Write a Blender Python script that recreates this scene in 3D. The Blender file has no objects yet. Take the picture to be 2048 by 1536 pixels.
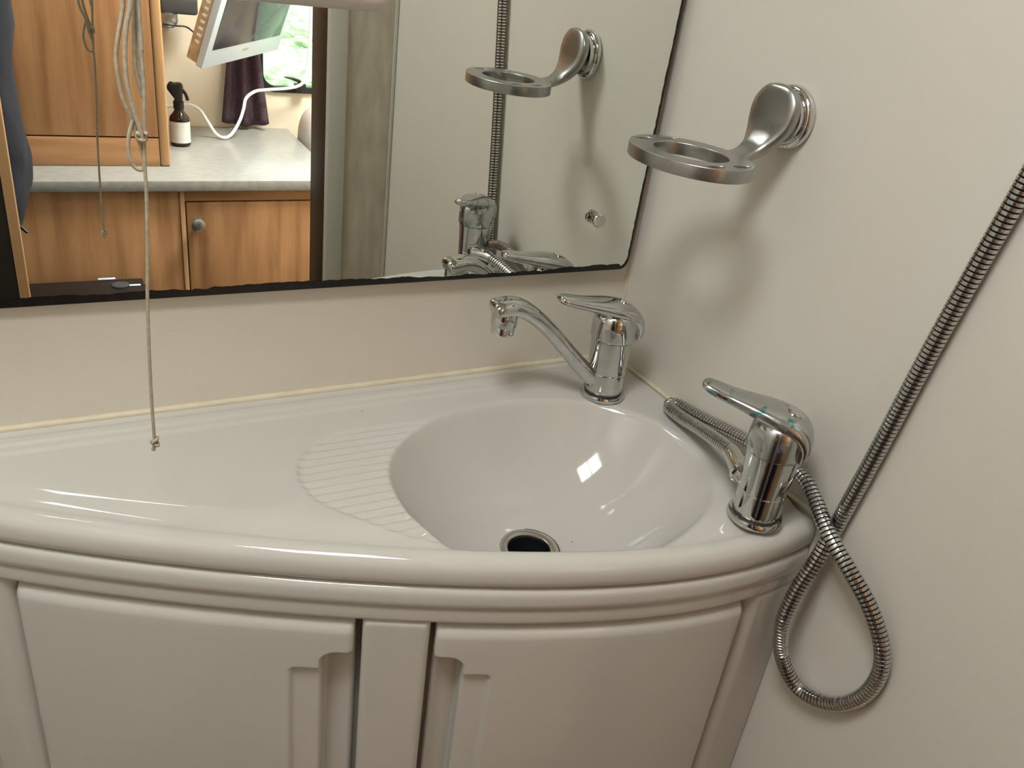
import bpy, bmesh, math, random
import numpy as np
from mathutils import Vector, Matrix

random.seed(4)
ZC = 0.90            # height of the counter top above the floor; geometry below is written relative to the counter top
C = bpy.context.scene.collection
scene = bpy.context.scene

# ------------------------------------------------------------------ camera
cam_d = bpy.data.cameras.new('camera'); cam = bpy.data.objects.new('camera', cam_d); C.objects.link(cam)
cam_d.sensor_width = 36.0; cam_d.lens = 1672.4 / 2048 * 36.0; cam_d.clip_start = 0.01; cam_d.clip_end = 200
rx, dn, fw = Vector((.8805, -.4585, .1206)), Vector((-.1184, -.4590, -.8805)), Vector((.4591, .7610, -.4585))
rx.normalize(); fw = (fw - rx * fw.dot(rx)).normalized(); up = rx.cross(fw)
cam.matrix_world = Matrix(((rx.x, up.x, -fw.x, -.5234), (rx.y, up.y, -fw.y, -.6636), (rx.z, up.z, -fw.z, .3813 + ZC), (0, 0, 0, 1)))
scene.camera = cam

# ------------------------------------------------------------------ world, lights, exposure
w = bpy.data.worlds.new('sky'); scene.world = w; w.use_nodes = True
bg = w.node_tree.nodes['Background']; bg.inputs[0].default_value = (.80, .92, 1.0, 1); bg.inputs[1].default_value = 2.6
vs = scene.view_settings
vs.view_transform = 'Standard'; vs.look = 'None'; vs.exposure = 0.07; vs.gamma = 1.0; vs.use_curve_mapping = False

def area(name, loc, rot, sx, sy, power, col):
    l = bpy.data.lights.new(name, 'AREA'); l.shape = 'RECTANGLE'; l.size = sx; l.size_y = sy; l.energy = power; l.color = col
    o = bpy.data.objects.new(name, l); C.objects.link(o); o.location = (loc[0], loc[1], loc[2] + ZC); o.rotation_euler = rot
    return o
HX, HY = -.68, -.52; HSX, HSY = .36, .30
area('roof_hatch_daylight', (HX, HY, 1.062), (0, 0, 0), HSX, HSY, 9.8, (.97, 1.0, 1.02))
KX, KY = .34, -1.12
area('kitchen_fill_light', (KX, KY, 1.062), (0, 0, 0), .50, .40, 46, (1.0, .99, .98))  # fill light added out of view to brighten the kitchen
sun_d = bpy.data.lights.new('sun', 'SUN'); sun_d.energy = 4.5; sun_d.angle = .02; sun_d.color = (1, .96, .9)
sun = bpy.data.objects.new('sun', sun_d); C.objects.link(sun); sun.rotation_euler = (math.radians(-48), 0, math.radians(25)); sun.location = (0, 0, 6)

# ------------------------------------------------------------------ material helpers
def mat(name, col, rough=.5, metal=0., spec=.5, coat=0., **k):
    m = bpy.data.materials.new(name); m.use_nodes = True
    b = m.node_tree.nodes['Principled BSDF']
    b.inputs['Base Color'].default_value = (*col, 1); b.inputs['Roughness'].default_value = rough; b.inputs['Metallic'].default_value = metal
    b.inputs['Specular IOR Level'].default_value = spec; b.inputs['Coat Weight'].default_value = coat
    if 'emit' in k:
        b.inputs['Emission Color'].default_value = (*k['emit'], 1); b.inputs['Emission Strength'].default_value = k.get('es', 1)
    return m
def nt(m): return m.node_tree.nodes, m.node_tree.links, m.node_tree.nodes['Principled BSDF']
def coords(m, scale=(1, 1, 1), rot=(0, 0, 0)):
    n, l, b = nt(m)
    tc = n.new('ShaderNodeTexCoord'); mp = n.new('ShaderNodeMapping'); mp.inputs['Scale'].default_value = scale; mp.inputs['Rotation'].default_value = rot
    l.new(tc.outputs['Object'], mp.inputs['Vector']); return mp.outputs['Vector']
def noise(m, vec, sc, det=3, rough=.5):
    n, l, b = nt(m); t = n.new('ShaderNodeTexNoise'); t.inputs['Scale'].default_value = sc; t.inputs['Detail'].default_value = det; t.inputs['Roughness'].default_value = rough
    l.new(vec, t.inputs['Vector']); return t.outputs['Fac']
def ramp(m, fac, stops):
    n, l, b = nt(m); r = n.new('ShaderNodeValToRGB'); cr = r.color_ramp
    while len(cr.elements) < len(stops): cr.elements.new(.5)
    for e, (p, c) in zip(cr.elements, stops): e.position = p; e.color = (*c, 1) if len(c) == 3 else c
    l.new(fac, r.inputs['Fac']); return r.outputs['Color']
def bump(m, fac, strength, dist=.001):
    n, l, b = nt(m); bp = n.new('ShaderNodeBump'); bp.inputs['Strength'].default_value = strength; bp.inputs['Distance'].default_value = dist
    l.new(fac, bp.inputs['Height']); l.new(bp.outputs['Normal'], b.inputs['Normal'])
def setcol(m, c): n, l, b = nt(m); l.new(c, b.inputs['Base Color'])
def mottled(name, c1, c2, sc, rough, stretch=(1, 1, 1), bs=0., bsc=900, det=3, **k):
    m = mat(name, c1, rough, **k); v = coords(m, stretch); setcol(m, ramp(m, noise(m, v, sc, det), [(.3, c1), (.7, c2)]))
    if bs: bump(m, noise(m, coords(m), bsc, 2), bs, .0004)
    return m

M = {}
M['wall'] = mottled('vinyl_wall', (.64, .605, .53), (.66, .625, .55), 5, .42, bs=.32, bsc=1100)
M['wall_back'] = mottled('back_wall_board', (.655, .61, .52), (.675, .63, .54), 6, .45, bs=.2, bsc=600)
M['gel'] = mottled('cream_gelcoat', (.535, .515, .465), (.55, .53, .48), 3, .07, spec=.40)
def specks(m, sc, rad, dark, keep=.88):
    n, l, b = nt(m); v = n.new('ShaderNodeTexVoronoi'); v.inputs['Scale'].default_value = sc; l.new(coords(m), v.inputs['Vector'])
    lt = n.new('ShaderNodeMath'); lt.operation = 'LESS_THAN'; lt.inputs[1].default_value = rad; l.new(v.outputs['Distance'], lt.inputs[0])
    sp = n.new('ShaderNodeSeparateColor'); l.new(v.outputs['Color'], sp.inputs[0]); gt = n.new('ShaderNodeMath'); gt.operation = 'GREATER_THAN'; gt.inputs[1].default_value = keep; l.new(sp.outputs[0], gt.inputs[0])
    mu = n.new('ShaderNodeMath'); mu.operation = 'MULTIPLY'; l.new(lt.outputs[0], mu.inputs[0]); l.new(gt.outputs[0], mu.inputs[1])
    mx = n.new('ShaderNodeMix'); mx.data_type = 'RGBA'; l.new(mu.outputs[0], mx.inputs['Factor']); old = b.inputs['Base Color'].links[0].from_socket
    l.new(old, mx.inputs[6]); mx.inputs[7].default_value = (*dark, 1); l.new(mx.outputs[2], b.inputs['Base Color'])
specks(M['gel'], 38, .026, (.12, .10, .075), .80); specks(M['wall'], 26, .014, (.25, .22, .17), .86); specks(M['wall_back'], 40, .022, (.20, .17, .12), .85)
M['seal'] = mottled('yellowed_sealant', (.60, .53, .38), (.66, .60, .45), 60, .5)
M['chrome'] = mottled('chrome', (.62, .62, .60), (.52, .53, .52), 90, .07, metal=1.)
M['chrome_clean'] = mat('polished_chrome', (.66, .66, .65), .05, 1.)
M['satin'] = mottled('satin_chrome', (.36, .36, .34), (.40, .40, .38), 300, .33, metal=1.)
M['hose'] = mat('hose_metal', (.56, .56, .55), .15, 1.)
M['groove'] = mat('hose_groove', (.02, .02, .02), .5, .2)
M['steel'] = mat('drain_steel', (.62, .60, .56), .25, 1.)
M['black'] = mat('black_rubber', (.006, .008, .009), .35)
M['mirror'] = mat('silvered_glass', (.85, .885, .84), .0, 1.)
M['mirror_edge'] = mottled('decayed_silvering', (.004, .004, .004), (.012, .011, .010), 200, .3)
M['cord'] = mottled('dirty_cotton_cord', (.46, .40, .30), (.34, .29, .20), 350, .85)
M['white_plastic'] = mat('white_plastic', (.62, .58, .53), .4)
M['gasket'] = mat('tap_gasket', (.03, .03, .03), .5)
# corroded chrome for the shower lever: green verdigris patches
m = mat('chrome_verdigris', (.5, .5, .5), .1, 1.); n_, l_, b_ = nt(m); v = coords(m)
f1 = noise(m, v, 95, 4, .6); rm = ramp(m, f1, [(.56, (0, 0, 0)), (.68, (1, 1, 1))])
mx = n_.new('ShaderNodeMix'); mx.data_type = 'RGBA'; l_.new(rm, mx.inputs['Factor']); mx.inputs[6].default_value = (.50, .51, .51, 1); mx.inputs[7].default_value = (.045, .15, .13, 1)
l_.new(mx.outputs[2], b_.inputs['Base Color'])
iv = n_.new('ShaderNodeMath'); iv.operation = 'MULTIPLY_ADD'; l_.new(rm, iv.inputs[0]); iv.inputs[1].default_value = -.75; iv.inputs[2].default_value = 1.0; l_.new(iv.outputs[0], b_.inputs['Metallic'])
rr = n_.new('ShaderNodeMath'); rr.operation = 'MULTIPLY_ADD'; l_.new(noise(m, v, 60, 3), rr.inputs[0]); rr.inputs[1].default_value = .30; rr.inputs[2].default_value = .02; l_.new(rr.outputs[0], b_.inputs['Roughness'])
M['verdigris'] = m
def wood(name, c1, c2, c3, stretch, rough=.4):
    m = mat(name, c1, rough); v = coords(m, stretch)
    setcol(m, ramp(m, noise(m, v, 1.0, 5, .6), [(.30, c1), (.5, c2), (.72, c3)])); return m
W1, W2, W3 = (.26, .122, .050), (.39, .20, .088), (.50, .275, .130)
M['wood_v'] = wood('beech_vertical_grain', W1, W2, W3, (28, 28, 2.2))
M['wood_h'] = wood('beech_horizontal_grain', W1, W2, W3, (2.2, 28, 28))
M['wood_edge'] = wood('beech_edging', (.46, .25, .11), (.54, .32, .15), (.60, .37, .19), (40, 40, 2))
M['dark_door'] = wood('dark_brown_panel', (.012, .009, .006), (.018, .013, .009), (.026, .019, .013), (30, 30, 2), .5)
M['wallpaper'] = mottled('brown_mottled_wallpaper', (.40, .345, .27), (.53, .46, .37), 1, .6, stretch=(60, 60, 14), det=4)
M['frame_grey'] = mat('pale_door_frame', (.47, .45, .39), .4)
M['worktop'] = mottled('speckled_worktop', (.26, .255, .235), (.34, .335, .31), 60, .28, stretch=(1, 3, 1), det=5)
M['kwall'] = mottled('cream_panel', (.70, .62, .48), (.74, .66, .52), 7, .55)
M['knob'] = mat('grey_metal_knob', (.45, .46, .46), .35, 1.)
M['tv'] = mat('silver_tv_plastic', (.60, .69, .80), .3)
M['tv_side'] = mottled('tv_side_painted_reflection', (.42, .30, .16), (.60, .50, .34), 40, .35)  # reflected wood tones are put into the colour of the side
M['screen'] = mat('tv_screen', (.030, .028, .042), .12)
M['darkgrey'] = mat('dark_grey_plastic', (.055, .058, .060), .4)
M['blackgloss'] = mat('black_plastic', (.006, .006, .007), .42)
M['plum'] = mottled('plum_curtain', (.040, .020, .030), (.075, .042, .060), 120, .8)
M['amber'] = mat('amber_glass', (.020, .006, .004), .08)
M['label'] = mottled('paper_label', (.70, .70, .67), (.60, .61, .60), 1, .6, stretch=(2, 2, 170))
M['cable'] = mat('white_cable', (.80, .80, .78), .4)
M['navy'] = mottled('navy_fleece', (.004, .005, .013), (.008, .010, .024), 60, .9)
M['jeans'] = mottled('blue_denim', (.02, .05, .16), (.03, .07, .2), 200, .9)
M['cushion'] = mottled('pale_patterned_cushion', (.48, .50, .52), (.55, .34, .18), 9, .85, det=1)
M['leaf'] = mottled('hedge_foliage', (.30, .46, .24), (.62, .74, .50), 14, .8, det=6)
M['grass'] = mottled('lawn', (.26, .42, .20), (.66, .76, .52), 2.2, .9, det=8)
M['gravel'] = mottled('pale_gravel', (.66, .66, .63), (.80, .80, .77), 6, .9)
M['floor'] = wood('vinyl_floor', (.16, .10, .06), (.20, .13, .08), (.25, .17, .10), (3, 30, 30))
M['ceiling'] = mat('white_ceiling', (.66, .64, .60), .6)
m = bpy.data.materials.new('window_pane'); m.use_nodes = True; n_ = m.node_tree.nodes; l_ = m.node_tree.links; n_.clear()
o_ = n_.new('ShaderNodeOutputMaterial'); a_ = n_.new('ShaderNodeBsdfTransparent'); g_ = n_.new('ShaderNodeBsdfGlossy'); x_ = n_.new('ShaderNodeMixShader')
a_.inputs[0].default_value = (.93, .97, .96, 1); g_.inputs['Roughness'].default_value = .02; x_.inputs[0].default_value = .06
l_.new(a_.outputs[0], x_.inputs[1]); l_.new(g_.outputs[0], x_.inputs[2]); l_.new(x_.outputs[0], o_.inputs[0]); M['pane'] = m

# ------------------------------------------------------------------ geometry helpers
def cr(pts, n=8, closed=False):
    P = np.array(pts, float); out = []; N = len(P)
    for i in range(N if closed else N - 1):
        if closed: p0, p1, p2, p3 = P[(i - 1) % N], P[i], P[(i + 1) % N], P[(i + 2) % N]
        else: p0, p1, p2, p3 = P[max(i - 1, 0)], P[i], P[i + 1], P[min(i + 2, N - 1)]
        for t in np.linspace(0, 1, n, endpoint=False):
            out.append(.5 * ((2 * p1) + (-p0 + p2) * t + (2 * p0 - 5 * p1 + 4 * p2 - p3) * t * t + (-p0 + 3 * p1 - 3 * p2 + p3) * t ** 3))
    if not closed: out.append(P[-1])
    return np.array(out)
def resample(P, ds):
    d = np.r_[0, np.cumsum(np.linalg.norm(np.diff(P, axis=0), axis=1))]; n = max(2, int(round(d[-1] / ds)) + 1)
    s = np.linspace(0, d[-1], n); return np.stack([np.interp(s, d, P[:, k]) for k in range(P.shape[1])], 1)

def obj(name, V, F, m, parent=None, smooth=True, sharp=None, mi=None):
    me = bpy.data.meshes.new(name); V = np.asarray(V, float)
    base = np.array(parent['_base']) if parent is not None else np.zeros(3)
    me.from_pydata((V - base).tolist(), [], [list(map(int, f)) for f in F]); 
    for q in (m if isinstance(m, (list, tuple)) else [m]): me.materials.append(M[q])
    if mi is not None: me.polygons.foreach_set('material_index', np.asarray(mi, dtype=np.int32))
    if smooth: me.shade_smooth()
    if smooth and sharp: me.set_sharp_from_angle(angle=math.radians(sharp))
    me.update()
    o = bpy.data.objects.new(name, me); C.objects.link(o)
    if parent is not None: o.parent = parent
    o['_base'] = base.tolist()
    return o
def bmobj(name, bm, m, parent=None, sharp=35):
    me = bpy.data.meshes.new('t'); bm.to_mesh(me); bm.free()
    V = [v.co[:] for v in me.vertices]; F = [p.vertices[:] for p in me.polygons]; bpy.data.meshes.remove(me)
    return obj(name, V, F, m, parent, True, sharp)
def thing(name, base, label=None, cat=None, group=None, kind=None):
    o = bpy.data.objects.new(name, None); C.objects.link(o); o.location = base; o.empty_display_size = .05
    o['_base'] = list(base); tag(o, label, cat, group, kind); return o
def tag(o, label=None, cat=None, group=None, kind=None):
    if label: o['label'] = label
    if cat: o['category'] = cat
    if group: o['group'] = group
    if kind: o['kind'] = kind
    return o
def rbox(name, x0, x1, y0, y1, z0, z1, m, parent=None, r=.002, seg=2):
    bm = bmesh.new(); bmesh.ops.create_cube(bm, size=1)
    for v in bm.verts: v.co = ((x0 + x1) / 2 + v.co.x * (x1 - x0), (y0 + y1) / 2 + v.co.y * (y1 - y0), (z0 + z1) / 2 + v.co.z * (z1 - z0))
    if r: bmesh.ops.bevel(bm, geom=bm.edges[:], offset=r, segments=seg, affect='EDGES', profile=.5)
    return bmobj(name, bm, m, parent)
def gridfaces(ni, nj, wrap=False, flip=False):
    F = []
    for i in range(ni - 1):
        for j in range(nj if wrap else nj - 1):
            k = (j + 1) % nj; q = (i * nj + j, (i + 1) * nj + j, (i + 1) * nj + k, i * nj + k); F.append(q[::-1] if flip else q)
    return F
def lathe(name, prof, c, m, parent=None, n=40, axis=(0, 0, 1), sharp=40, capa=True, capb=True):
    a = np.array(axis, float); a /= np.linalg.norm(a); t = np.array((1., 0, 0)) if abs(a[0]) < .9 else np.array((0, 1., 0))
    u = np.cross(a, t); u /= np.linalg.norm(u); v = np.cross(a, u); V = []
    for r, h in prof:
        for k in range(n):
            th = 2 * math.pi * k / n; V.append(np.array(c) + a * h + (u * math.cos(th) + v * math.sin(th)) * r)
    F = gridfaces(len(prof), n, True, True)
    if capa: F.append(list(range(n))[::-1])
    if capb: F.append([(len(prof) - 1) * n + k for k in range(n)])
    return obj(name, V, F, m, parent, True, sharp)
def frames(P, hint=(0, 0, 1)):
    T = np.gradient(P, axis=0); T /= np.linalg.norm(T, axis=1)[:, None]
    N = np.array(hint, float); N = N - T[0] * (N @ T[0])
    if np.linalg.norm(N) < 1e-3: N = np.array((1., 0, 0)); N = N - T[0] * (N @ T[0])
    N /= np.linalg.norm(N); Ns = []
    for t in T:
        N = N - t * (N @ t); N /= np.linalg.norm(N); Ns.append(N)
    Ns = np.array(Ns); return T, Ns, np.cross(T, Ns)
def tube(name, P, r, m, parent=None, n=10, hint=(0, 0, 1)):
    P = np.array(P, float); R = np.full(len(P), r) if np.isscalar(r) else np.array(r); T, N, B = frames(P, hint); th = np.linspace(0, 2 * math.pi, n, endpoint=False)
    V = (P[:, None] + R[:, None, None] * (N[:, None] * np.cos(th)[None, :, None] + B[:, None] * np.sin(th)[None, :, None])).reshape(-1, 3)
    F = gridfaces(len(P), n, True, True); F.append(list(range(n))[::-1]); F.append([(len(P) - 1) * n + k for k in range(n)])
    return obj(name, V, F, m, parent, True, 50)
def loft(name, P, W, H, m, parent=None, side=(0, 1, 0), n=28, e=2.3, sharp=60):
    """sections along path P: half width W along `side`, half thickness H perpendicular to path and side"""
    P = np.array(P, float); T = np.gradient(P, axis=0); T /= np.linalg.norm(T, axis=1)[:, None]; s = np.array(side, float); s /= np.linalg.norm(s)
    th = np.linspace(0, 2 * math.pi, n, endpoint=False); ct, st = np.cos(th), np.sin(th)
    cx = np.sign(ct) * np.abs(ct) ** (2 / e); cy = np.sign(st) * np.abs(st) ** (2 / e); V = []
    for p, t, a, b in zip(P, T, W, H):
        nn = np.cross(t, s); nn /= np.linalg.norm(nn); V += [p + s * a * x + nn * b * y for x, y in zip(cx, cy)]
    F = gridfaces(len(P), n, True, False); F.append(list(range(n))); F.append([(len(P) - 1) * n + k for k in range(n)][::-1])
    return obj(name, V, F, m, parent, True, sharp)
def loftc(name, key, m, parent, side, n=28, e=2.3, sub=6):
    """key rows (x,y,z,w,h) smoothed"""
    K = cr(key, sub); return loft(name, K[:, :3], np.maximum(K[:, 3], 1e-4), np.maximum(K[:, 4], 1e-4), m, parent, side, n, e)
def struct(o, label=None): o['kind'] = 'structure'; return o

# ================================================================== THE SETTING
ZF, ZT = -ZC, 1.06
YF = -.766       # washroom front partition
struct(rbox('floor', -1.4, 1.1, -1.90, .03, ZF - .03, ZF, 'floor', r=0))
struct(rbox('wall_back', -1.05, .03, 0, .03, ZF, ZT, 'wall_back', r=0))
struct(rbox('wall_right', 0, .03, YF - .10, 0, ZF, ZT, 'wall', r=0))
struct(rbox('wall_left', -1.05, -1.02, YF, 0, ZF, ZT, 'wall', r=0))
# front partition right of the doorway: mottled wallpaper panel, pale frame, dark jamb
struct(rbox('wall_front', -.090, 0, YF - .10, YF, ZF, ZT, 'wallpaper', r=0))
struct(rbox('trim_1', -.006, -.0005, YF + .0005, YF + .006, ZF, ZT, 'frame_grey', r=.001))
fr = rbox('trim_2', -.114, -.084, YF - .012, YF + .006, ZF, ZT, 'frame_grey', r=.002); struct(fr)
struct(rbox('trim_3', -.114, -.0905, YF - .103, YF - .0125, ZF, ZT, 'dark_door', r=.001))
struct(rbox('wall_partition', -.10, .55, YF - .14, YF - .104, ZF, ZT, 'wallpaper', r=0))
# dark door leaf left of the doorway with a beech edge
dr = thing('door_1', (-.60, -.815, ZF), kind='structure')
rbox('door_leaf', -1.02, -.6005, -.832, -.80, ZF + .01, ZT - .05, 'dark_door', dr, .001)
rbox('edge_strip', -.600, -.586, -.832, -.80, ZF + .01, ZT - .05, 'wood_edge', dr, .001)
# kitchen shell
YK = -1.837
struct(rbox('wall_side', -1.43, -1.40, -1.90, 0, ZF, ZT, 'kwall', r=0))
struct(rbox('wall_far_side', 1.1, 1.13, -1.90, 0, ZF, ZT, 'kwall', r=0))
# kitchen back wall with a rounded window opening
WX0, WX1, WZ0, WZ1, WR = -.008, .74, -.064, .42, .045
def rrect(x0, x1, z0, z1, r, n=8):
    out = []
    for cx, cz, a0 in ((x1 - r, z1 - r, 0), (x0 + r, z1 - r, 90), (x0 + r, z0 + r, 180), (x1 - r, z0 + r, 270)):
        for k in range(n + 1):
            a = math.radians(a0 + 90 * k / n); out.append((cx + r * math.cos(a), cz + r * math.sin(a)))
    return out
def plate(name, outer, holes, y0, depth, m, parent=None, bevel=0., plane='xz', sharp=40):
    """flat plate with holes from a filled 2D curve; outline in (x,z) at y0 front, depth towards -y (or xy plane, depth down z)"""
    cu = bpy.data.curves.new(name, 'CURVE'); cu.dimensions = '2D'; cu.fill_mode = 'BOTH'; cu.extrude = max(depth / 2 - bevel, 1e-5); cu.bevel_depth = bevel; cu.bevel_resolution = 2
    if bevel: cu.offset = -bevel
    for L in [outer] + holes:
        s = cu.splines.new('POLY'); s.points.add(len(L) - 1); s.use_cyclic_u = True
        for p, q in zip(s.points, L): p.co = (q[0], q[1], 0, 1)
    t = bpy.data.objects.new('t', cu); C.objects.link(t); dg = bpy.context.evaluated_depsgraph_get(); me = bpy.data.meshes.new_from_object(t.evaluated_get(dg))
    V = np.array([v.co[:] for v in me.vertices]); F = [p.vertices[:] for p in me.polygons]; bpy.data.objects.remove(t); bpy.data.curves.remove(cu); bpy.data.meshes.remove(me)
    if plane == 'xz': V = np.stack([V[:, 0], y0 - depth / 2 - V[:, 2], V[:, 1]], 1)
    else: V = np.stack([V[:, 0], V[:, 1], y0 - depth / 2 + V[:, 2]], 1)
    return obj(name, V, F, m, parent, True, sharp)
struct(plate('wall_far', [(-1.4, ZF), (1.1, ZF), (1.1, ZT), (-1.4, ZT)], [rrect(WX0, WX1, WZ0, WZ1, WR)], YK, .04, 'kwall'))
wn = thing('window_1', ((WX0 + WX1) / 2, YK, WZ0), kind='structure')
plate('window_seal', rrect(WX0 - .006, WX1 + .006, WZ0 - .006, WZ1 + .006, WR + .006), [rrect(WX0 + .012, WX1 - .012, WZ0 + .012, WZ1 - .012, WR - .012)], YK + .009, .012, 'blackgloss', wn, .002)
plate('pane', rrect(WX0 + .004, WX1 - .004, WZ0 + .004, WZ1 - .004, WR - .004), [], YK - .018, .003, 'pane', wn)
# ceiling with two hatch openings, the kitchen one added for its fill light
def rect(cx, cy, sx, sy): return [(cx - sx / 2, cy - sy / 2), (cx + sx / 2, cy - sy / 2), (cx + sx / 2, cy + sy / 2), (cx - sx / 2, cy + sy / 2)]
struct(plate('ceiling', [(-1.43, -1.90), (1.13, -1.90), (1.13, .03), (-1.43, .03)], [rect(HX, HY, HSX, HSY), rect(KX, KY, .50, .40)], ZT + .03, .03, 'ceiling', plane='xy'))
for k, (cx, cy, sx, sy) in enumerate(((HX, HY, HSX, HSY), (KX, KY, .50, .40))):  # second hatch is an added surround for the kitchen fill light
    h = thing('roof_hatch', (cx, cy, ZT - .012), 'white framed roof hatch with a centre bar ' + ('over the washroom' if k == 0 else 'added unseen over the kitchen aisle for light'), 'roof hatch')
    plate('hatch_frame', rect(cx, cy, sx + .05, sy + .05), [rect(cx, cy, sx - .01, sy - .01)], ZT, .012, 'white_plastic', h, plane='xy')
    rbox('light_block_lid', cx - sx / 2 - .02, cx + sx / 2 + .02, cy - sy / 2 - .02, cy + sy / 2 + .02, ZT + .031, ZT + .045, 'white_plastic', h, .003)  # opaque slab added above the opening to block sun and sky
    rbox('centre_bar', cx - .009, cx + .009, cy - sy / 2 + .005, cy + sy / 2 - .005, ZT - .012, ZT - .001, 'white_plastic', h, .002)
# sealant beads
def bead(name, a, b, r, off):
    P = np.array([np.array(a) + (np.array(b) - np.array(a)) * t for t in np.linspace(0, 1, 60)]); rs = r * (1 + .06 * np.sin(np.arange(60) * 1.7) * np.sin(np.arange(60) * .43))
    return struct(tube(name, P, rs, 'seal', n=8))
bead('trim_4', (-.66, -.0012, .0026), (-.002, -.0012, .0026), .0034, 0)
bead('trim_5', (-.0012, -.004, .0030), (-.0012, -.300, .0022), .0024, 0)
# faint corner joint between the walls
struct(tube('trim_6', [(-.0006, -.0006, .01), (-.0006, -.0006, .5)], .0016, 'seal', n=6))

# ================================================================== WASHBASIN COUNTER
CO = np.array([1.4738, 2.4088, 1.8559, .2072, -.3039]); DCO = np.polyder(CO)
F_ = lambda x: np.polyval(CO, x)
def nrm(x):
    d = np.polyval(DCO, x); n = np.stack([d, -np.ones_like(d)], -1); return n / np.linalg.norm(n, axis=-1)[..., None]
def sstep(a, b, x): t = np.clip((x - a) / (b - a), 0, 1); return t * t * (3 - 2 * t)
BX, BY, BA, BB, BD = -.176, -.176, .1405, .1145, .088
DX, DY = -.187, -.173
RIB = cr([(-.205, -.078), (-.26, -.0715), (-.32, -.069), (-.3555, -.0789), (-.3755, -.1028), (-.3826, -.13), (-.3779, -.1588), (-.3582, -.1878), (-.33, -.2158), (-.306, -.233), (-.27, -.252), (-.18, -.20), (-.18, -.12)], 6, True)
def sdpoly(X, Y, P):
    d = np.full(X.shape, 1e9); ins = np.zeros(X.shape, bool); N = len(P)
    for i in range(N):
        a, b = P[i], P[(i + 1) % N]; e = b - a; wx, wy = X - a[0], Y - a[1]; t = np.clip((wx * e[0] + wy * e[1]) / (e @ e + 1e-12), 0, 1)
        d = np.minimum(d, (wx - e[0] * t) ** 2 + (wy - e[1] * t) ** 2)
        c = ((a[1] <= Y) & (b[1] > Y)) | ((b[1] <= Y) & (a[1] > Y)); 
        with np.errstate(divide='ignore', invalid='ignore'): xi = a[0] + (Y - a[1]) / (b[1] - a[1] + 1e-15) * e[0]
        ins ^= c & (X < xi)
    d = np.sqrt(d); return np.where(ins, d, -d)
def counter_h(X, Y):
    rho = (np.abs((X - BX) / BA) ** 2.2 + np.abs((Y - BY) / BB) ** 2.2) ** (1 / 2.2)
    k = .0022; t = BD * (1 - rho ** 2.5) / k; bowl = -k * np.logaddexp(0, np.clip(t, -60, 60))
    d = sdpoly(X, Y, RIB); inside = sstep(0, .0060, d)
    ph = (Y + .072) / .0098 + .10 * np.sin((X + .3) * 20); ridge = np.abs(np.sin(math.pi * ph)) ** .75
    ribs = -.0013 * inside - .0030 * sstep(.0005, .0085, d) * (1 - ridge)
    ribs *= sstep(.985, 1.03, rho)
    z = bowl + ribs
    dw = -Y; z += .0022 * np.exp(-(dw / .004)) + .0014 * sstep(.038, .032, dw) + .0012 * sstep(.027, .022, dw) - .0014 * sstep(.018, .010, dw)
    z += .0012 * np.exp(-(-X / .004))
    rd = np.hypot(X - DX, Y - DY); z = np.where(rd < .0205, z - .035 * sstep(.0205, .0185, rd), z)
    return z
base = (-.3, -.15, -.03)
wc = thing('washbasin_counter', base, 'glossy cream moulded counter with oval washbasin, ribbed crescent and rounded front edge', 'washbasin')
NX, NY = 440, 240
xs = np.linspace(-.655, -.0012, NX); fy = F_(xs); nv = nrm(xs); inner = np.stack([xs, fy], 1) - nv * .012
tt = np.linspace(0, 1, NY)
X = xs[:, None] * (1 - tt) + inner[:, 0:1] * tt; Y = -.0006 * (1 - tt) + inner[:, 1:2] * tt
Z = counter_h(X, Y)
df = (1 - tt)[None] * np.hypot(inner[:, 0:1] - xs[:, None], inner[:, 1:2]); Z = Z - .0044 * sstep(.026, .0, df)
prof = [(-.0105, -.0044), (-.009, -.0039), (-.007, -.0036), (-.0048, -.0037), (-.0028, -.0041), (-.001, -.0049), (.0008, -.0060), (.0024, -.0075), (.0038, -.0094), (.0048, -.0112), (.0055, -.0150), (.0057, -.0195), (.0052, -.0232), (.0042, -.0252), (.0022, -.0265), (-.002, -.0270), (-.02, -.0270)]
PX, PY, PZ = [], [], []
for o_, z_ in prof:
    q = np.stack([xs, fy], 1) + nv * o_; PX.append(q[:, 0]); PY.append(np.minimum(q[:, 1], -.0006)); PZ.append(np.full(NX, z_))
X = np.concatenate([X, np.array(PX).T], 1); Y = np.concatenate([Y, np.array(PY).T], 1); Z = np.concatenate([Z, np.array(PZ).T], 1)
X = np.minimum(X, -.0010)
obj('basin_top', np.stack([X, Y, Z], -1).reshape(-1, 3), gridfaces(NX, NY + len(prof), flip=True), 'gel', wc, True)
DZ = -BD + .0004
lathe('drain_ring', [(.0188, -.012), (.0188, -.0006), (.0194, .0012), (.0215, .0022), (.0255, .0024), (.0268, .0016), (.0272, -.002)], (DX, DY, DZ + .001), 'steel', wc, 48, capa=False, capb=False)
lathe('drain_gasket', [(.0270, -.002), (.0270, .0016), (.0279, .0016), (.0282, -.002)], (DX, DY, DZ + .0008), 'black', wc, 48, capa=False, capb=False)
lathe('drain_pipe', [(.0187, -.001), (.0186, -.006), (.0150, -.012), (.0148, -.020), (.0165, -.024), (.0160, -.050), (.002, -.052)], (DX, DY, DZ), 'black', wc, 40, capa=False)

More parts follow.
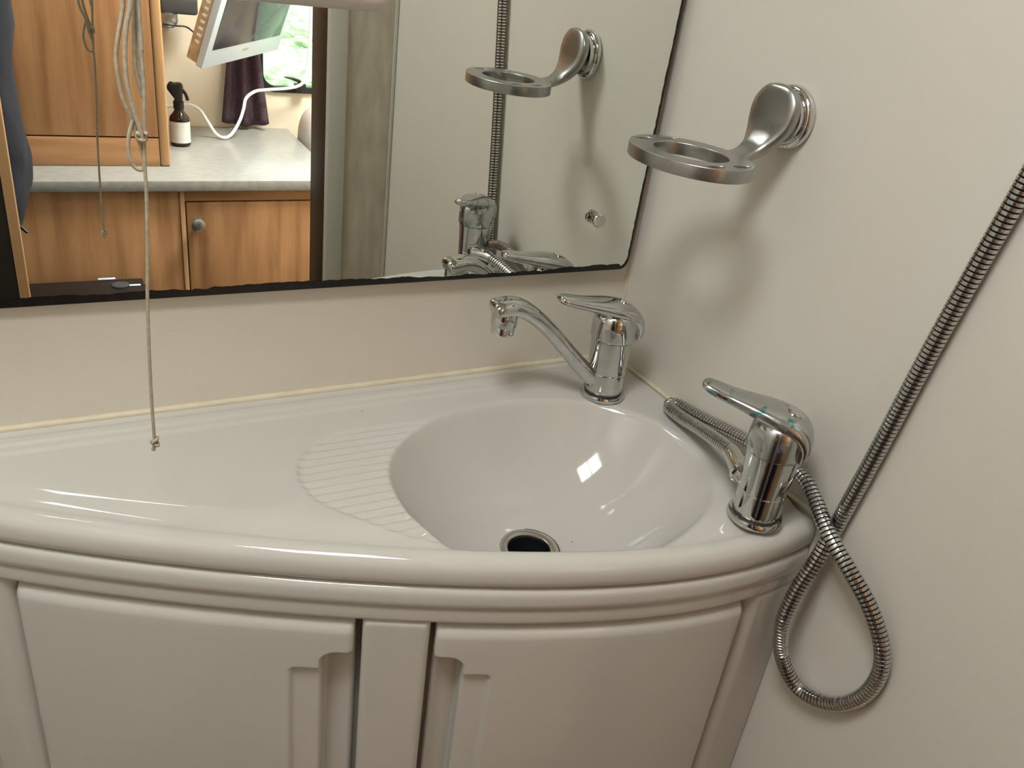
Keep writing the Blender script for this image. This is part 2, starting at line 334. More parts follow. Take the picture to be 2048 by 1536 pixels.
# ================================================================== VANITY CABINET
vc = thing('vanity_cabinet', (-.3, -.12, ZF), 'glossy cream bow-fronted vanity cabinet with two doors under the washbasin', 'cabinet')
L0, L1, C0, C1, R0, R1 = -.612, -.5805, -.3595, -.3128, -.0600, -.0012
def curved(name, xs, zs, off, m, parent):
    q = np.stack([xs, F_(xs)], 1); n = nrm(xs); OFF = off
    Xc = q[:, 0:1] + n[:, 0:1] * OFF; Yc = q[:, 1:2] + n[:, 1:2] * OFF; Xc = np.minimum(Xc, -.0008); Yc = np.minimum(Yc, -.001)
    V = np.stack([Xc, Yc, np.broadcast_to(zs[None], Xc.shape)], -1).reshape(-1, 3)
    return obj(name, V, gridfaces(len(xs), len(zs), flip=True), m, parent, True)
def dense(edges, lo, hi, fine, coarse, span):
    a = [lo]
    while a[-1] < hi:
        d = min(abs(a[-1] - e) for e in edges); a.append(a[-1] + (fine if d < span else coarse))
    a[-1] = hi; return np.array(a)
ZA = -.0610
xs_ = dense([L0, L1, C0, C1, R0], L0, R1, .0011, .005, .013)
zs_ = np.array([-.0275, -.0279, -.0285, -.0295, -.031, -.033, -.036, -.040, -.0452, -.0458, -.0464, -.050, -.054, -.058, -.0600, -.0606, -.0610, -.0613, -.0618, -.0624, -.0632, -.0642, -.0655, -.067, -.069, -.072, -.076, -.085, -.1, -.15, -.2, -.25, -.3, -.4, -.5, -.6, -.70, -.712, -.716, -.718, -.720, -.722, -.724, -.726, -.728, -.730, -.74, -.8, -.86])
ap = np.interp(-zs_, [.0275, .0279, .0285, .0295, .031, .033, .036, .040, .0452, .0458, .0464, .058, .0600, .0606, .0610], [-.004, -.001, .0015, .0035, .0050, .0058, .0062, .0063, .0062, .0055, .0050, .0050, .0046, .0034, .0015])
def rnd(d, r): d = np.clip(d, 0, r); return r - np.sqrt(np.maximum(r * r - (r - d) ** 2, 0))     # depth lost near a rounded edge
Xg, Zg = xs_[:, None], zs_[None]
dx = np.full((len(xs_), 1), -1.)
for a, b in ((L0 - 1, L1), (C0, C1), (R0, R1 + 1)):
    ins = (Xg > a) & (Xg < b); dx = np.where(ins, np.minimum(Xg - a, b - Xg), dx)
rad_ = np.where((Xg > C0 - .001) & (Xg < C1 + .001), .0060, .0150)
stile = .0042 - rnd(dx / rad_ * .01, .01) / .01 * rad_ - .0 * Zg
topd = np.clip(ZA - .0006 - Zg, 0, 1); stile = stile - rnd(topd, .0055) * .8
low = Zg < -.722
rail = .0042 - rnd(-.722 - Zg, .008)
stile = np.where(dx > 0, stile, -.022); stile = np.where(low, np.maximum(stile, rail), stile)
off = np.where(Zg >= ZA, ap[None], stile)
curved('face_frame', xs_, zs_, off, 'gel', vc)
def make_door(x0, x1, inner_right, name='door'):
    s = 1 if inner_right else -1; xe = x1 if inner_right else x0
    e1, e2 = xe - s * .0225, xe - s * .0430       # deep / shallow recess limits
    xs = dense([x0, x1, e1, e2, (xe + e1) / 2], x0, x1, .0009, .004, .007)
    zs = -dense([.0645, .0940, .1000, .108, .114], .0645, .716, .0009, .006, .012)
    zs = np.r_[zs[zs > -.135], np.linspace(-.135, -.705, 40), np.linspace(-.706, -.716, 10)]
    X, Z = xs[:, None], zs[None]
    d = np.minimum(np.minimum(X - x0, x1 - X) + 0 * Z, np.minimum(-.0645 - Z, Z + .716) + 0 * X)
    base = .0052 + .0 * Z
    top = np.clip((-.0645 - Z), 0, 1) + 0 * X; sid = np.minimum(X - x0, x1 - X) + 0 * Z
    o = base - rnd(np.minimum(top, Z + .716), .0135) - rnd(sid, .0055)
    u = s * (xe - X)                                  # distance in from the inner edge
    # shallow recess
    def sdrr(u, Z, u0, u1, zt, rc):                   # >0 inside, rounded corner at (u1, zt)
        a = u1 - u; b = zt - Z; ca = np.minimum(a, rc) - rc; cb = np.minimum(b, rc) - rc
        return np.where((a < rc) & (b < rc), rc - np.hypot(ca, cb), np.minimum(a, b))
    ds = sdrr(u, Z, 0, .0430, -.1115, .006); o2 = o - .0042 * sstep(0, .0034, ds)
    dd = sdrr(u, Z, 0, .0225, -.0945, .012)
    scoop = -.0140 + .0060 * np.clip(1 - u / .0225, 0, 1) ** 2 - rnd(np.clip(u, 0, 1) + 0 * Z, .004) * 1.5
    o3 = o2 + (np.minimum(scoop, o2) - o2) * sstep(0, .0030, dd)
    o3 = np.maximum(o3, -.020)
    lim = np.minimum(o3, np.where((sid < 1e-6) | (top < 1e-6), -.020, 1)); 
    return curved(name, xs, zs, lim, 'gel', vc)
make_door(L1 + .0015, C0 - .0042, True)
make_door(C1 + .0030, R0 - .0028, False)
yl = float(F_(L0)) - .003
rbox('side_panel', L0 - .002, L0 + .004, yl + .004, -.001, ZF + .04, -.0285, 'gel', vc, .001)
rbox('plinth', L0 + .02, -.01, -.15, -.001, ZF, ZF + .05, 'gel', vc, .002)

# ================================================================== TAPS
def make_tap(name, bx, by, ang, label, levmat, has_spout):
    t = thing(name, (bx, by, .0005), label, 'tap'); d = np.array((math.cos(ang), math.sin(ang), 0)); s = np.array((-d[1], d[0], 0)); c = np.array((bx, by, 0))
    lathe('base_ring', [(.0150, .0005), (.0215, .0005), (.0222, .0015), (.0222, .0042), (.0214, .0056), (.0190, .0060)], c, 'chrome', t, 48)
    lathe('base_gasket', [(.0178, .0058), (.0188, .0058), (.0188, .0076), (.0178, .0076)], c, 'gasket', t, 40)
    lathe('body', [(.0184, .0074), (.0187, .0080), (.0187, .0120), (.0188, .0278), (.0188, .0283), (.01848, .0286), (.01848, .0291), (.0189, .0294), (.01892, .0300), (.0200, .0500), (.0208, .0626), (.0208, .0632), (.0202, .0637)], c, 'chrome', t, 56, sharp=50)
    lathe('cap', [(.0205, .0638), (.0221, .0645), (.0224, .0662), (.0222, .0790), (.0219, .0835), (.0206, .0880), (.0175, .0912), (.0100, .0932)], c, levmat, t, 56)
    key = []
    for u, z, wd, h in [(-.0188, .0655, .0165, .0030), (-.0196, .0715, .0192, .0046), (-.0190, .0790, .0198, .0064), (-.0150, .0858, .0204, .0080), (-.0080, .0903, .0206, .0086), (.0020, .0934, .0202, .0085), (.0140, .0960, .0180, .0078), (.0280, .0985, .0146, .0064), (.0420, .1010, .0116, .0054), (.0530, .1034, .0104, .0049), (.0605, .1052, .0086, .0042), (.0640, .1060, .0060, .0030), (.0652, .1063, .0012, .0008)]:
        p = c + d * u; key.append((p[0], p[1], z, wd, h))
    lv = loftc('lever', key, levmat, t, s, 32, 2.2, 6)
    p = c + d * -.0065; ax = np.array((d[0] * -.42, d[1] * -.42, 1.))
    lathe('indicator_disc', [(.0070, 0), (.0070, .0018), (.0064, .0024), (.002, .0026)], (p[0], p[1], .0983), 'chrome_clean', lv, 24, axis=ax)
    if has_spout:
        key = []
        for u, z, wd, h in [(.0060, .0130, .0080, .0085), (.0140, .0195, .0085, .0085), (.0300, .0345, .0088, .0080), (.0480, .0530, .0092, .0076), (.0660, .0715, .0097, .0074), (.0830, .0865, .0105, .0076), (.0980, .0965, .0112, .0080), (.1090, .1003, .0119, .0080), (.1190, .0998, .0122, .0080), (.1255, .0990, .0120, .0074), (.1285, .0984, .0104, .0058), (.1292, .0982, .0050, .0030)]:
            q = c + d * u; key.append((q[0], q[1], z, wd, h))
        sp = loftc('spout', key, 'chrome', t, s, 32, 2.6, 6)
        q = c + d * .1165; ax = np.array((d[0] * .04, d[1] * .04, -1.))
        lathe('nozzle', [(.0108, -.002), (.0119, .002), (.0121, .0125), (.0117, .0132)], (q[0], q[1], .0960), 'chrome', sp, 36, axis=ax)
        lathe('aerator', [(.0105, .0130), (.0110, .0138), (.0109, .0205), (.0099, .0213), (.0095, .0190), (.003, .0180)], (q[0], q[1], .0960), 'chrome_clean', sp, 36, axis=ax)
    return t
make_tap('basin_tap', -.0624, -.0740, math.radians(175), 'chrome lever tap with long swan spout in the corner of the counter', 'chrome', True)
make_tap('shower_tap', -.0536, -.2880, math.radians(135), 'chrome lever mixer with green corrosion and hose outlet at the counter front', 'verdigris', False)
st = bpy.data.objects['shower_tap']
tube('outlet_elbow', cr([(-.0570, -.2830, .0308), (-.0598, -.2760, .0314), (-.0600, -.2695, .0321)], 5), .0080, 'chrome', st, 20)
lathe('outlet_collar', [(.0088, 0), (.0102, .0006), (.0104, .0036), (.0092, .0044)], (-.0604, -.2715, .0319), 'chrome_clean', st, 28, axis=(.36, 1, .10))

# ================================================================== SHOWER HOSE
HP = [[-.0602, -.2690, .0322], [-.0545, -.2545, .0340], [-.0484, -.2393, .0335], [-.0421, -.2198, .0290], [-.0352, -.1980, .0230], [-.0284, -.1748, .0165], [-.0243, -.1543, .0115], [-.0222, -.1366, .0095], [-.0190, -.1265, .0088], [-.0145, -.1225, .0086], [-.0100, -.1250, .0088], [-.0080, -.1330, .0095], [-.0076, -.1505, .0117], [-.0075, -.1750, .0156], [-.0075, -.1981, .0200], [-.0080, -.2208, .0240], [-.0095, -.2550, .0300], [-.0128, -.2899, .0316], [-.0170, -.3104, .0244], [-.0220, -.3296, .0149], [-.0240, -.3464, .0061], [-.0220, -.3658, -.0059], [-.0170, -.3853, -.0230], [-.0120, -.4019, -.0474], [-.0090, -.4076, -.0739], [-.0085, -.4014, -.1049], [-.0085, -.3812, -.1337], [-.0100, -.3519, -.1466], [-.0200, -.3330, -.1240], [-.0310, -.3300, -.0855], [-.0285, -.3300, -.0512], [-.0190, -.3310, -.0209], [-.0090, -.3299, .0070], [-.0083, -.3338, .0387], [-.0083, -.3408, .0930], [-.0083, -.3496, .1671], [-.0083, -.3590, .2347], [-.0083, -.3670, .2875], [-.0083, -.3790, .3700], [-.0083, -.3920, .4800], [-.0200, -.4000, .5800]]
hs = thing('shower_hose', (-.03, -.33, 0), 'ribbed chrome shower hose looping beside the vanity and up the right wall', 'hose')
P = cr(HP, 14); pitch = .0035
d_ = np.r_[0, np.cumsum(np.linalg.norm(np.diff(P, axis=0), axis=1))]; fr_ = np.array([0, .12, .17, .5, .83, .88]); rad = np.array([.0052, .0060, .0063, .0064, .0063, .0060])
nr = int(d_[-1] / pitch); S = (np.arange(nr)[:, None] + fr_[None]).ravel() * pitch; P = np.stack([np.interp(S, d_, P[:, k]) for k in range(3)], 1)
k0 = int(.030 / pitch) * 6; ph = np.arange(len(P)) % 6; R = rad[ph]; n = 16
T, N, B = frames(P); th = np.linspace(0, 2 * math.pi, n, endpoint=False)
P2, N2, B2, R2 = P[k0:], N[k0:], B[k0:], R[k0:]
V = (P2[:, None] + R2[:, None, None] * (N2[:, None] * np.cos(th)[None, :, None] + B2[:, None] * np.sin(th)[None, :, None])).reshape(-1, 3)
Fh = gridfaces(len(P2), n, True, True); ph2 = ph[k0:]; mi = []
for i in range(len(P2) - 1): mi += [1 if (ph2[i] in (0, 5)) else 0] * n
obj('metal_hose', V, Fh, ['hose', 'groove'], hs, True, 28, mi)
fp = P[:k0 + 6:3]; tube('ferrule', fp, np.linspace(.0086, .0070, len(fp)), 'chrome', hs, 24)

# ================================================================== TUMBLER HOLDER
th_ = thing('tumbler_holder', (0, -.1655, .2905), 'satin chrome tumbler and toothbrush holder on a round wall flange', 'holder')
rcx, rcy, rz = -.0945, -.1650, .2630
ell = lambda cx, cy, a, b, n=48: [(cx + a * math.cos(2 * math.pi * k / n), cy + b * math.sin(2 * math.pi * k / n)) for k in range(n)]
holes = [ell(rcx, rcy, .0255, .0335)] + [ell(rcx + sx * .0125, rcy + sy * .0440, .0082, .0046, 16) for sx in (-1, 1) for sy in (-1, 1)]
plate('holder_ring', ell(rcx, rcy, .0415, .0560, 72), holes, rz, .0100, 'satin', th_, .0008, 'xy', 40)
key = [(-.0180, -.1655, .3140, .0010, .0010), (-.0184, -.1655, .3134, .0100, .0036), (-.0188, -.1655, .3110, .0160, .0050), (-.0192, -.1655, .3040, .0218, .0062), (-.0200, -.1655, .2950, .0240, .0066), (-.0214, -.1655, .2850, .0226, .0066), (-.0252, -.1655, .2755, .0182, .0062), (-.0320, -.1655, .2670, .0130, .0054), (-.0420, -.1655, .2610, .0105, .0046), (-.0540, -.1655, .2582, .0110, .0042), (-.0620, -.1655, .2580, .0120, .0040)]
loftc('arm', key, 'satin', th_, (0, 1, 0), 32, 3.2, 6)
lathe('wall_flange', [(.0238, .0004), (.0246, .0016), (.0250, .0036), (.0246, .0056), (.0234, .0072), (.0216, .0080), (.0206, .0079), (.0204, .0100), (.0206, .0125), (.010, .0150)], (0, -.1655, .2905), 'chrome_clean', th_, 56, axis=(-1, 0, 0))

# ================================================================== MIRROR
MN = (.0085, 1., .0041)
my = lambda x, z: -.0102 - .0085 * (x + .2) - .0041 * (z - .2)
mr = thing('wall_mirror', (-.40, -.01, .106), 'large frameless wall mirror with decayed black edges above the counter', 'mirror')
MX0, MZ0, MZ1 = -.80, .1068, .80
xr = lambda z: -.0128 + (z - .105) * .0185          # right edge runs a little off plumb
out = [(MX0, MZ0)]
rc = .010
for k in range(7):
    a = math.radians(-90 + 90 * k / 6); out.append((xr(MZ0) - rc + rc * math.cos(a), MZ0 + rc + rc * math.sin(a)))
out[-7:] = [(x, max(z, MZ0)) for x, z in out[-7:]]
out += [(xr(MZ1), MZ1), (MX0, MZ1)]
nO = len(out); V = [(x, my(x, z), z) for x, z in out] + [(x, -.0012, z) for x, z in out]
obj('mirror_pane', V, [list(range(nO))], 'mirror', mr, False)
obj('backing_board', V, [list(range(nO, 2 * nO))[::-1]] + [(i, nO + i, nO + (i + 1) % nO, (i + 1) % nO) for i in range(nO)], 'mirror_edge', mr, False)
# decayed silver along the lower and right edge: an irregular black border lying on the pane
def border(name, outer, inner):
    V = [(x, my(x, z) - .0004, z) for x, z in outer] + [(x, my(x, z) - .0004, z) for x, z in inner]; k = len(outer)
    return obj(name, V, [(i, i + 1, k + i + 1, k + i) for i in range(k - 1)], 'mirror_edge', mr, False)
rg = random.Random(11); xsb = np.linspace(MX0, xr(MZ0) - rc, 260); hgt = []; h = .003
for x in xsb:
    h += rg.uniform(-.0007, .0007); lo_, hi_ = (.0030, .0062) if x > -.42 else (.0048, .0072)
    if rg.random() < .05: h += rg.uniform(-.0012, .0016)
    h = min(max(h, lo_), hi_); hgt.append(h)
hgt = [a_ if abs(x + .36) > .06 else a_ + .0012 for a_, x in zip(hgt, xsb)]
oL = [(x, MZ0) for x in xsb]; iL = [(x, MZ0 + hh) for x, hh in zip(xsb, hgt)]
zc_, xc_ = MZ0 + rc, xr(MZ0) - rc
for k in range(1, 8):
    a = math.radians(-90 + 90 * k / 8); ri = rc - .0030; oL.append((xc_ + rc * math.cos(a), zc_ + rc * math.sin(a))); iL.append((xc_ + ri * math.cos(a), zc_ + ri * math.sin(a)))
for z in np.linspace(MZ0 + rc, MZ1, 160):
    oL.append((xr(z), z)); iL.append((xr(z) - .0016 - rg.uniform(0, .0009), z))
border('edge_decay', oL, iL)
sx, sz = -.0620, .1610; sc_ = thing('mirror_screw', (sx, my(sx, sz), sz), 'small round chrome screw cap near the lower right mirror corner', 'screw cap')
lathe('screw_collar', [(.0050, -.0004), (.0052, .0045), (.0048, .0050)], (sx, my(sx, sz), sz), 'chrome_clean', sc_, 28, axis=(0, -1, 0))
lathe('cap', [(.0060, .0046), (.0066, .0052), (.0068, .0082), (.0060, .0096), (.0020, .0102)], (sx, my(sx, sz), sz), 'chrome_clean', sc_, 32, axis=(0, -1, 0))

# ================================================================== LIGHT FITTING, PULL CORD
lf = thing('overhead_locker', (-.55, -.07, .3345), 'rounded white plastic locker mounted over the mirror', 'locker')
rbox('locker_body', -.80, -.3215, -.125, -.020, .3355, .62, 'white_plastic', lf, .010, 4)
pc = thing('pull_cord', (-.4859, -.2002, .092), 'grubby cotton pull cord bunched in loops with a knotted end', 'cord')
CY = -.2002
def strand(name, L, r, dy=0., amp=.0):
    Pn = cr([(x, CY + dy + amp * math.sin(i * 1.9), z) for i, (x, z) in enumerate(L)], 7); return tube(name, Pn, r, 'cord', pc, 10, hint=(0, 1, 0))
strand('cord_tail', [(-.4740, 1.02), (-.4752, .60), (-.4761, .3388), (-.4765, .3245), (-.4766, .3082), (-.4767, .2975), (-.4781, .2785), (-.4792, .2597), (-.4794, .2470), (-.4812, .2155), (-.4833, .1868), (-.4847, .1563), (-.4857, .1240), (-.4860, .1001), (-.4859, .0950)], .00095)
strand('cord_loop', [(-.4780, .42), (-.4810, .36), (-.4825, .3382), (-.4838, .3311), (-.4877, .3142), (-.4876, .3031), (-.4863, .2925), (-.4827, .2832), (-.4817, .2760), (-.4799, .2704)], .00110, .002)
strand('cord_loop', [(-.4775, .43), (-.4790, .36), (-.4796, .3385), (-.4823, .3276), (-.4841, .3145), (-.4842, .3002), (-.4823, .2879), (-.4800, .2785), (-.4797, .2728)], .00115, -.0015)
strand('cord_loop', [(-.4775, .41), (-.4780, .36), (-.4782, .3386), (-.4790, .3243), (-.4796, .3080), (-.4781, .2990), (-.4773, .2944), (-.4768, .3000), (-.4772, .3150), (-.4768, .3300), (-.4766, .36)], .00105, .0025)
strand('cord_loop', [(-.4827, .2832), (-.4851, .2760), (-.4861, .2687), (-.4848, .2613), (-.4823, .2584), (-.4800, .2588), (-.4792, .2638), (-.4808, .2736), (-.4800, .2790)], .00100, .0015)
Pk = [( -.4859 + .0017 * math.cos(a * 2.0) , CY + .0015 * math.sin(a * 3.1), .0935 + .0016 * math.sin(a * 1.3) + .0004 * a) for a in np.linspace(0, 6.5, 40)]
tube('knot', Pk, .0010, 'cord', pc, 8)
tube('frayed_end', cr([(-.4862, CY, .0935), (-.4866, CY, .0915), (-.4872, CY + .0004, .0898)], 4), [.0011] * 5 + [.0011, .0012, .0013, .0013], 'cord', pc, 8)
Pk = [(-.4795 + .0020 * math.cos(a * 2.0), CY + .0022 * math.sin(a * 2.7), .2755 + .0018 * math.sin(a * 1.3)) for a in np.linspace(0, 6.5, 40)]
tube('knot', Pk, .0011, 'cord', pc, 8)

# ================================================================== KITCHEN SEEN IN THE MIRROR
ZW = -.1696
wt = thing('worktop', (-.5, -1.56, ZW - .024), 'pale speckled kitchen worktop with a square front edge', 'worktop')
rbox('worktop_slab', -1.38, .071, YK + .001, -1.300, ZW - .0243, ZW, 'worktop', wt, .0025)
bc = thing('base_cabinet', (-.4, -1.56, ZF), 'beech base cabinet under the pale worktop', 'cabinet')
rbox('carcass', -1.36, .068, YK + .002, -1.335, ZF, ZW - .0246, 'wood_v', bc, .001)
rbox('side_front_panel', -1.36, -.2925, -1.3345, -1.315, ZF + .08, ZW - .0250, 'wood_v', bc, .001)
rbox('post', -.2915, -.2815, -1.3345, -1.311, ZF + .08, ZW - .0250, 'wood_edge', bc, .001)
rbox('top_rail', -.2805, .068, -1.3345, -1.316, -.2205, ZW - .0250, 'wood_h', bc, .001)
bd = rbox('cabinet_door', -.2785, .064, -1.3345, -1.312, ZF + .10, -.2235, 'wood_v', bc, .002)
lathe('knob', [(.006, 0), (.006, .010), (.0125, .013), (.0160, .018), (.0150, .024), (.009, .0275), (.002, .028)], (-.2575, -1.312, -.2690), 'knob', bd, 28, axis=(0, 1, 0))
tc = thing('tall_cupboard', (-.7, -1.6, ZW), 'tall beech cupboard standing on the pale worktop', 'cupboard')
rbox('carcass', -1.38, -.2960, YK + .002, -1.436, ZW + .0005, ZT - .01, 'wood_v', tc, .001)
rbox('bottom_rail', -1.38, -.3165, -1.4355, -1.4185, ZW + .0005, -.1065, 'wood_h', tc, .001)
rbox('cupboard_door', -1.37, -.3165, -1.4355, -1.4185, -.1035, ZT - .05, 'wood_v', tc, .0015)
rbox('corner_post', -.3155, -.2940, -1.4360, -1.4165, ZW + .0005, ZT - .01, 'wood_edge', tc, .005, 3)
# black appliance in front of the base cabinet
pr = thing('floor_appliance', (-.49, -1.16, ZF), 'low black plastic appliance with a silver strip before the beech cabinet', 'appliance')
rbox('housing', -.640, -.372, -1.292, -1.02, ZF, -.395, 'blackgloss', pr, .02, 4)
rbox('lid', -.632, -.384, -1.284, -1.06, -.3945, -.386, 'blackgloss', pr, .004, 3)
rbox('silver_strip', -.475, -.440, -1.2880, -1.2790, -.3855, -.3835, 'tv', pr, .0008)
rbox('silver_badge', -.415, -.392, -1.245, -1.236, -.3855, -.3845, 'tv', pr, .0004)
lathe('dial', [(.018, 0), (.018, .002), (.015, .003), (.006, .0032)], (-.432, -1.245, -.3858), 'darkgrey', pr, 28)
# spray bottle
sb = thing('spray_bottle', (-.246, -1.621, ZW), 'amber spray bottle with white label and black trigger on the worktop', 'spray bottle')
b0 = (-.246, -1.621, ZW + .0005)
lathe('bottle', [(.021, 0), (.0240, .003), (.0240, .062), (.0225, .070), (.0140, .080), (.0105, .086), (.0105, .094)], b0, 'amber', sb, 32)
lathe('paper_label', [(.0243, .009), (.0243, .060)], b0, 'label', sb, 32, capa=False, capb=False)
lathe('collar', [(.0120, .088), (.0125, .092), (.0125, .106), (.0105, .108)], b0, 'blackgloss', sb, 24)
loftc('trigger_head', [(-.246, -1.621, ZW + .104, .009, .009), (-.246, -1.621, ZW + .115, .010, .010), (-.249, -1.621, ZW + .128, .011, .015), (-.252, -1.621, ZW + .140, .011, .019), (-.254, -1.621, ZW + .149, .009, .015), (-.254, -1.621, ZW + .151, .003, .005)], 'blackgloss', sb, (0, 1, 0), 20, 3)
tube('trigger', cr([(-.235, -1.621, ZW + .134), (-.228, -1.621, ZW + .124), (-.224, -1.621, ZW + .110)], 5), .004, 'blackgloss', sb, 10, hint=(0, 1, 0))
# white cable
wcb = tube('power_cable', cr([(-.2850, -1.70, -.093), (-.2515, -1.70, -.0907), (-.2213, -1.70, -.0859), (-.2032, -1.70, -.0877), (-.1854, -1.70, -.0983), (-.1700, -1.70, -.1231), (-.1480, -1.70, -.158), (-.1300, -1.685, -.1645), (-.1080, -1.70, -.158), (-.0858, -1.71, -.1272), (-.0722, -1.72, -.0970), (-.0610, -1.74, -.0720), (-.0340, -1.755, -.0560), (.0000, -1.765, -.0520), (.0560, -1.785, -.0500), (.0860, -1.785, -.0430), (.1040, -1.785, -.0281), (.116, -1.785, .02), (.122, -1.785, .12), (.124, -1.785, .34)], 6), .0042, 'cable', n=10)
tag(wcb, 'white power cable drooping from the window onto the worktop', 'cable')
# television on its wall arm
BLv, BRv, UPv = np.array((-.2056, -1.50, .0347)), np.array((.0285, -1.76, .0524)), np.array((-.164, -1.45, .1918))
ex = BRv - BLv; tw = np.linalg.norm(ex); ex /= tw; ez = UPv - BLv; ez -= ex * (ez @ ex); ez /= np.linalg.norm(ez); ey = np.cross(ez, ex)
tvm = Matrix(((ex[0], ey[0], ez[0], BLv[0]), (ex[1], ey[1], ez[1], BLv[1]), (ex[2], ey[2], ez[2], BLv[2]), (0, 0, 0, 1)))
tv = thing('television', BLv.tolist(), 'small silver flat television tilted on a wall arm above the worktop', 'television')
if ey[1] < 0: fsgn = 1
else: fsgn = -1       # which side of the panel faces the mirror (+y)
def tvbox(name, x0, x1, d0, d1, z0, z1, m, parent, r):
    o = rbox(name, x0, x1, min(d0 * fsgn, d1 * fsgn), max(d0 * fsgn, d1 * fsgn), z0, z1, m, None, r)
    for v in o.data.vertices:
        q = BLv + ex * v.co.x + ey * v.co.y + ez * v.co.z - BLv; v.co = q.tolist()
    o['_base'] = BLv.tolist(); o.parent = parent; return o
body = tvbox('bezel', 0, tw, 0, .018, 0, .255, 'tv', tv, .003)
tvbox('back_shell', .002, tw - .002, .0182, .046, .004, .250, 'tv_side', tv, .004)
tvbox('screen', .022, tw - .020, -.0012, .004, .045, .238, 'screen', tv, .0008)
tvbox('logo_mark', tw * .5 - .012, tw * .5 + .012, -.0008, .003, .024, .030, 'knob', tv, .0003)
for k in range(9): tvbox('vent', -.0008, .003, .024, .034, .05 + k * .016, .056 + k * .016, 'cable', tv, .0004)
ar = tv
rbox('arm_bar', -.262, -.172, YK + .055, YK + .095, .1225, .165, 'darkgrey', ar, .008, 3)
lathe('arm_joint', [(.020, 0), (.026, .012), (.026, .030), (.020, .034)], (-.245, YK + .075, .092), 'knob', ar, 28)
rbox('wall_plate', -.270, -.225, YK + .0005, YK + .056, .085, .20, 'darkgrey', ar, .004)
bcab = tube('aerial_cable', cr([(-.2600, YK + .115, .100), (-.2287, YK + .112, .098), (-.1941, YK + .05, .0884), (-.1648, YK + .06, .0665), (-.14, YK + .08, .06)], 6), .0022, 'blackgloss', n=8)
tag(bcab, 'thin black cable running behind the television', 'cable')
# curtain tied beside the window
ct = thing('curtain', (-.05, YK + .02, -.155), 'dark plum curtain hanging beside the window', 'curtain')
nu, nv_ = 60, 30; Vc = []
for i in range(nv_):
    t = i / (nv_ - 1); z = .40 + (-.150 - .40) * t; f = max(0, (t - .55) / .45)
    x0 = -.085 - .028 * f; x1 = -.020 + .030 * f
    for j in range(nu):
        s = j / (nu - 1); Vc.append((x0 + (x1 - x0) * s, YK + .022 + .012 * math.sin(s * 15 + .6) * (.5 + .5 * t) + .010 * f * s, z - .010 * math.sin(s * 3.1) * f))
Fc = gridfaces(nv_, nu, flip=False); cto = obj('curtain_cloth', Vc, Fc, 'plum', ct, True); md = cto.modifiers.new('thick', 'SOLIDIFY'); md.thickness = .003
# window catch
wl = thing('window_catch', (.10, YK + .015, -.058), 'black plastic catch on the lower window rail', 'latch')
rbox('catch_base', .086, .118, YK + .010, YK + .030, -.064, -.040, 'blackgloss', wl, .003)
loftc('catch_lever', [(.106, YK + .022, -.044, .005, .006), (.098, YK + .024, -.034, .005, .005), (.080, YK + .026, -.028, .005, .0035), (.057, YK + .028, -.0235, .004, .002)], 'blackgloss', wl, (0, 1, 0), 14, 3)
# cushion on the bed end
cu_ = thing('cushion', (.13, -1.70, -.30), 'pale patterned cushion at the end of the worktop', 'cushion')
bm = bmesh.new(); bmesh.ops.create_uvsphere(bm, u_segments=32, v_segments=20, radius=1)
for v in bm.verts:
    x, y, z = v.co; sg = lambda a: math.copysign(abs(a) ** .7, a); v.co = (.138 + .064 * sg(x), -1.70 + .085 * sg(y), -.190 + .108 * sg(z))
bmobj('cushion_body', bm, 'cushion', cu_, None)
bs = thing('bed_box', (.45, -1.56, ZF), 'beech bed box beside the kitchen worktop', 'bed')
rbox('bed_side', .075, 1.09, YK + .002, -1.30, ZF, -.42, 'wood_h', bs, .002)
rbox('mattress', .078, 1.09, YK + .004, -1.31, -.4195, -.302, 'kwall', bs, .03, 4)
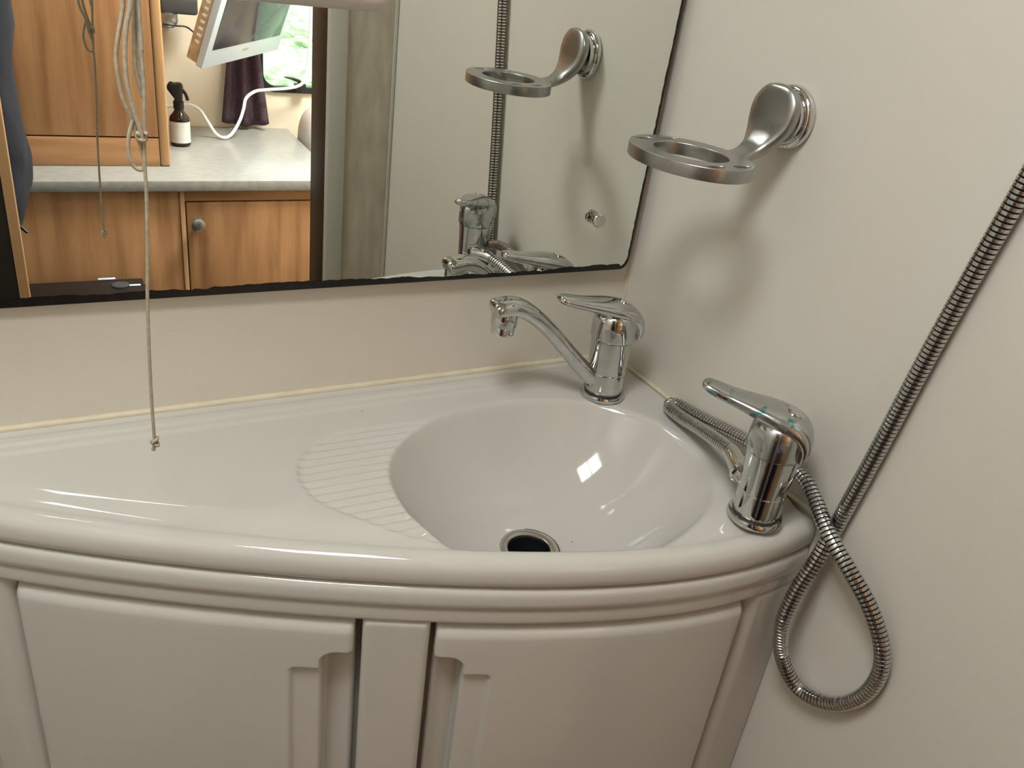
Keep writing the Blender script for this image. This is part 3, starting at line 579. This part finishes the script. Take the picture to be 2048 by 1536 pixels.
# navy jacket hanging behind the door leaf
jk = thing('jacket', (-.66, -1.0, -.62), 'navy blue fleece jacket hanging beside the dark door', 'jacket')
key = [(-.640, -1.0, .62, .03, .05), (-.636, -1.0, .50, .10, .075), (-.640, -1.0, .36, .11, .080), (-.642, -1.0, .20, .11, .082), (-.650, -1.0, .08, .11, .079), (-.650, -1.0, .00, .12, .083), (-.648, -1.0, -.06, .12, .084), (-.652, -1.0, -.11, .12, .077), (-.662, -1.0, -.15, .11, .066), (-.664, -1.0, -.16, .09, .050)]
jb = loftc('jacket_body', key, 'navy', jk, (0, 1, 0), 40, 2.4, 5)
tx = bpy.data.textures.new('folds', 'CLOUDS'); tx.noise_scale = .09
md = jb.modifiers.new('folds', 'DISPLACE'); md.texture = tx; md.strength = .022; md.texture_coords = 'LOCAL'
tube('drawcord', cr([(-.600, -.95, -.130), (-.592, -.945, -.145), (-.582, -.94, -.156)], 4), .0025, 'blackgloss', jk, 8)
loftc('trouser_leg', [(-.668, -1.0, -.14, .08, .055), (-.664, -1.0, -.25, .08, .056), (-.664, -1.0, -.40, .075, .054), (-.664, -1.0, -.62, .06, .05)], 'jeans', jk, (0, 1, 0), 24, 2.2, 4)
# outside the window
struct(rbox('ground', -14, 16, -13.0, -2.4, -1.35, -1.30, 'grass', r=0))
struct(rbox('gravel_road', -30, 40, -40, -13.001, -1.35, -1.30, 'gravel', r=0))
def shrub(x, y, r, h, label):
    o = thing('hedge_shrub', (x, y, -1.30), label, 'shrub'); bm = bmesh.new(); bmesh.ops.create_icosphere(bm, subdivisions=5, radius=1)
    rr_ = random.Random(int(x * 100)); ph = [rr_.uniform(0, 6) for _ in range(6)]
    for v in bm.verts:
        d = v.co.copy(); k = 1 + .10 * math.sin(7 * d.x + ph[0]) * math.sin(6 * d.y + ph[1]) + .08 * math.sin(15 * d.z + ph[2]) * math.sin(17 * d.x + ph[3]) + .05 * math.sin(37 * d.y + ph[4]) * math.sin(41 * d.z + ph[5]) + rr_.uniform(-.03, .03)
        v.co = (x + d.x * r * k, y + d.y * r * .8 * k, -1.30 + h * .48 + d.z * h * .5 * k)
    bmobj('foliage', bm, 'leaf', o, None); tube('stem', [(x, y, -1.30), (x, y, -1.30 + h * .4)], .06, 'wood_v', o, 8); return o
shrub(1.35, -7.8, .75, .55, 'low light green bush out on the lawn seen through the window'); shrub(2.6, -10.2, .8, .7, 'round green bush farther out beside the gravel')

# ------------------------------------------------------------------ lift everything to floor level zero
for o in bpy.data.objects:
    if '_base' in o.keys(): del o['_base']
    if o.parent is None and o.type not in ('CAMERA', 'LIGHT'): o.location.z += ZC
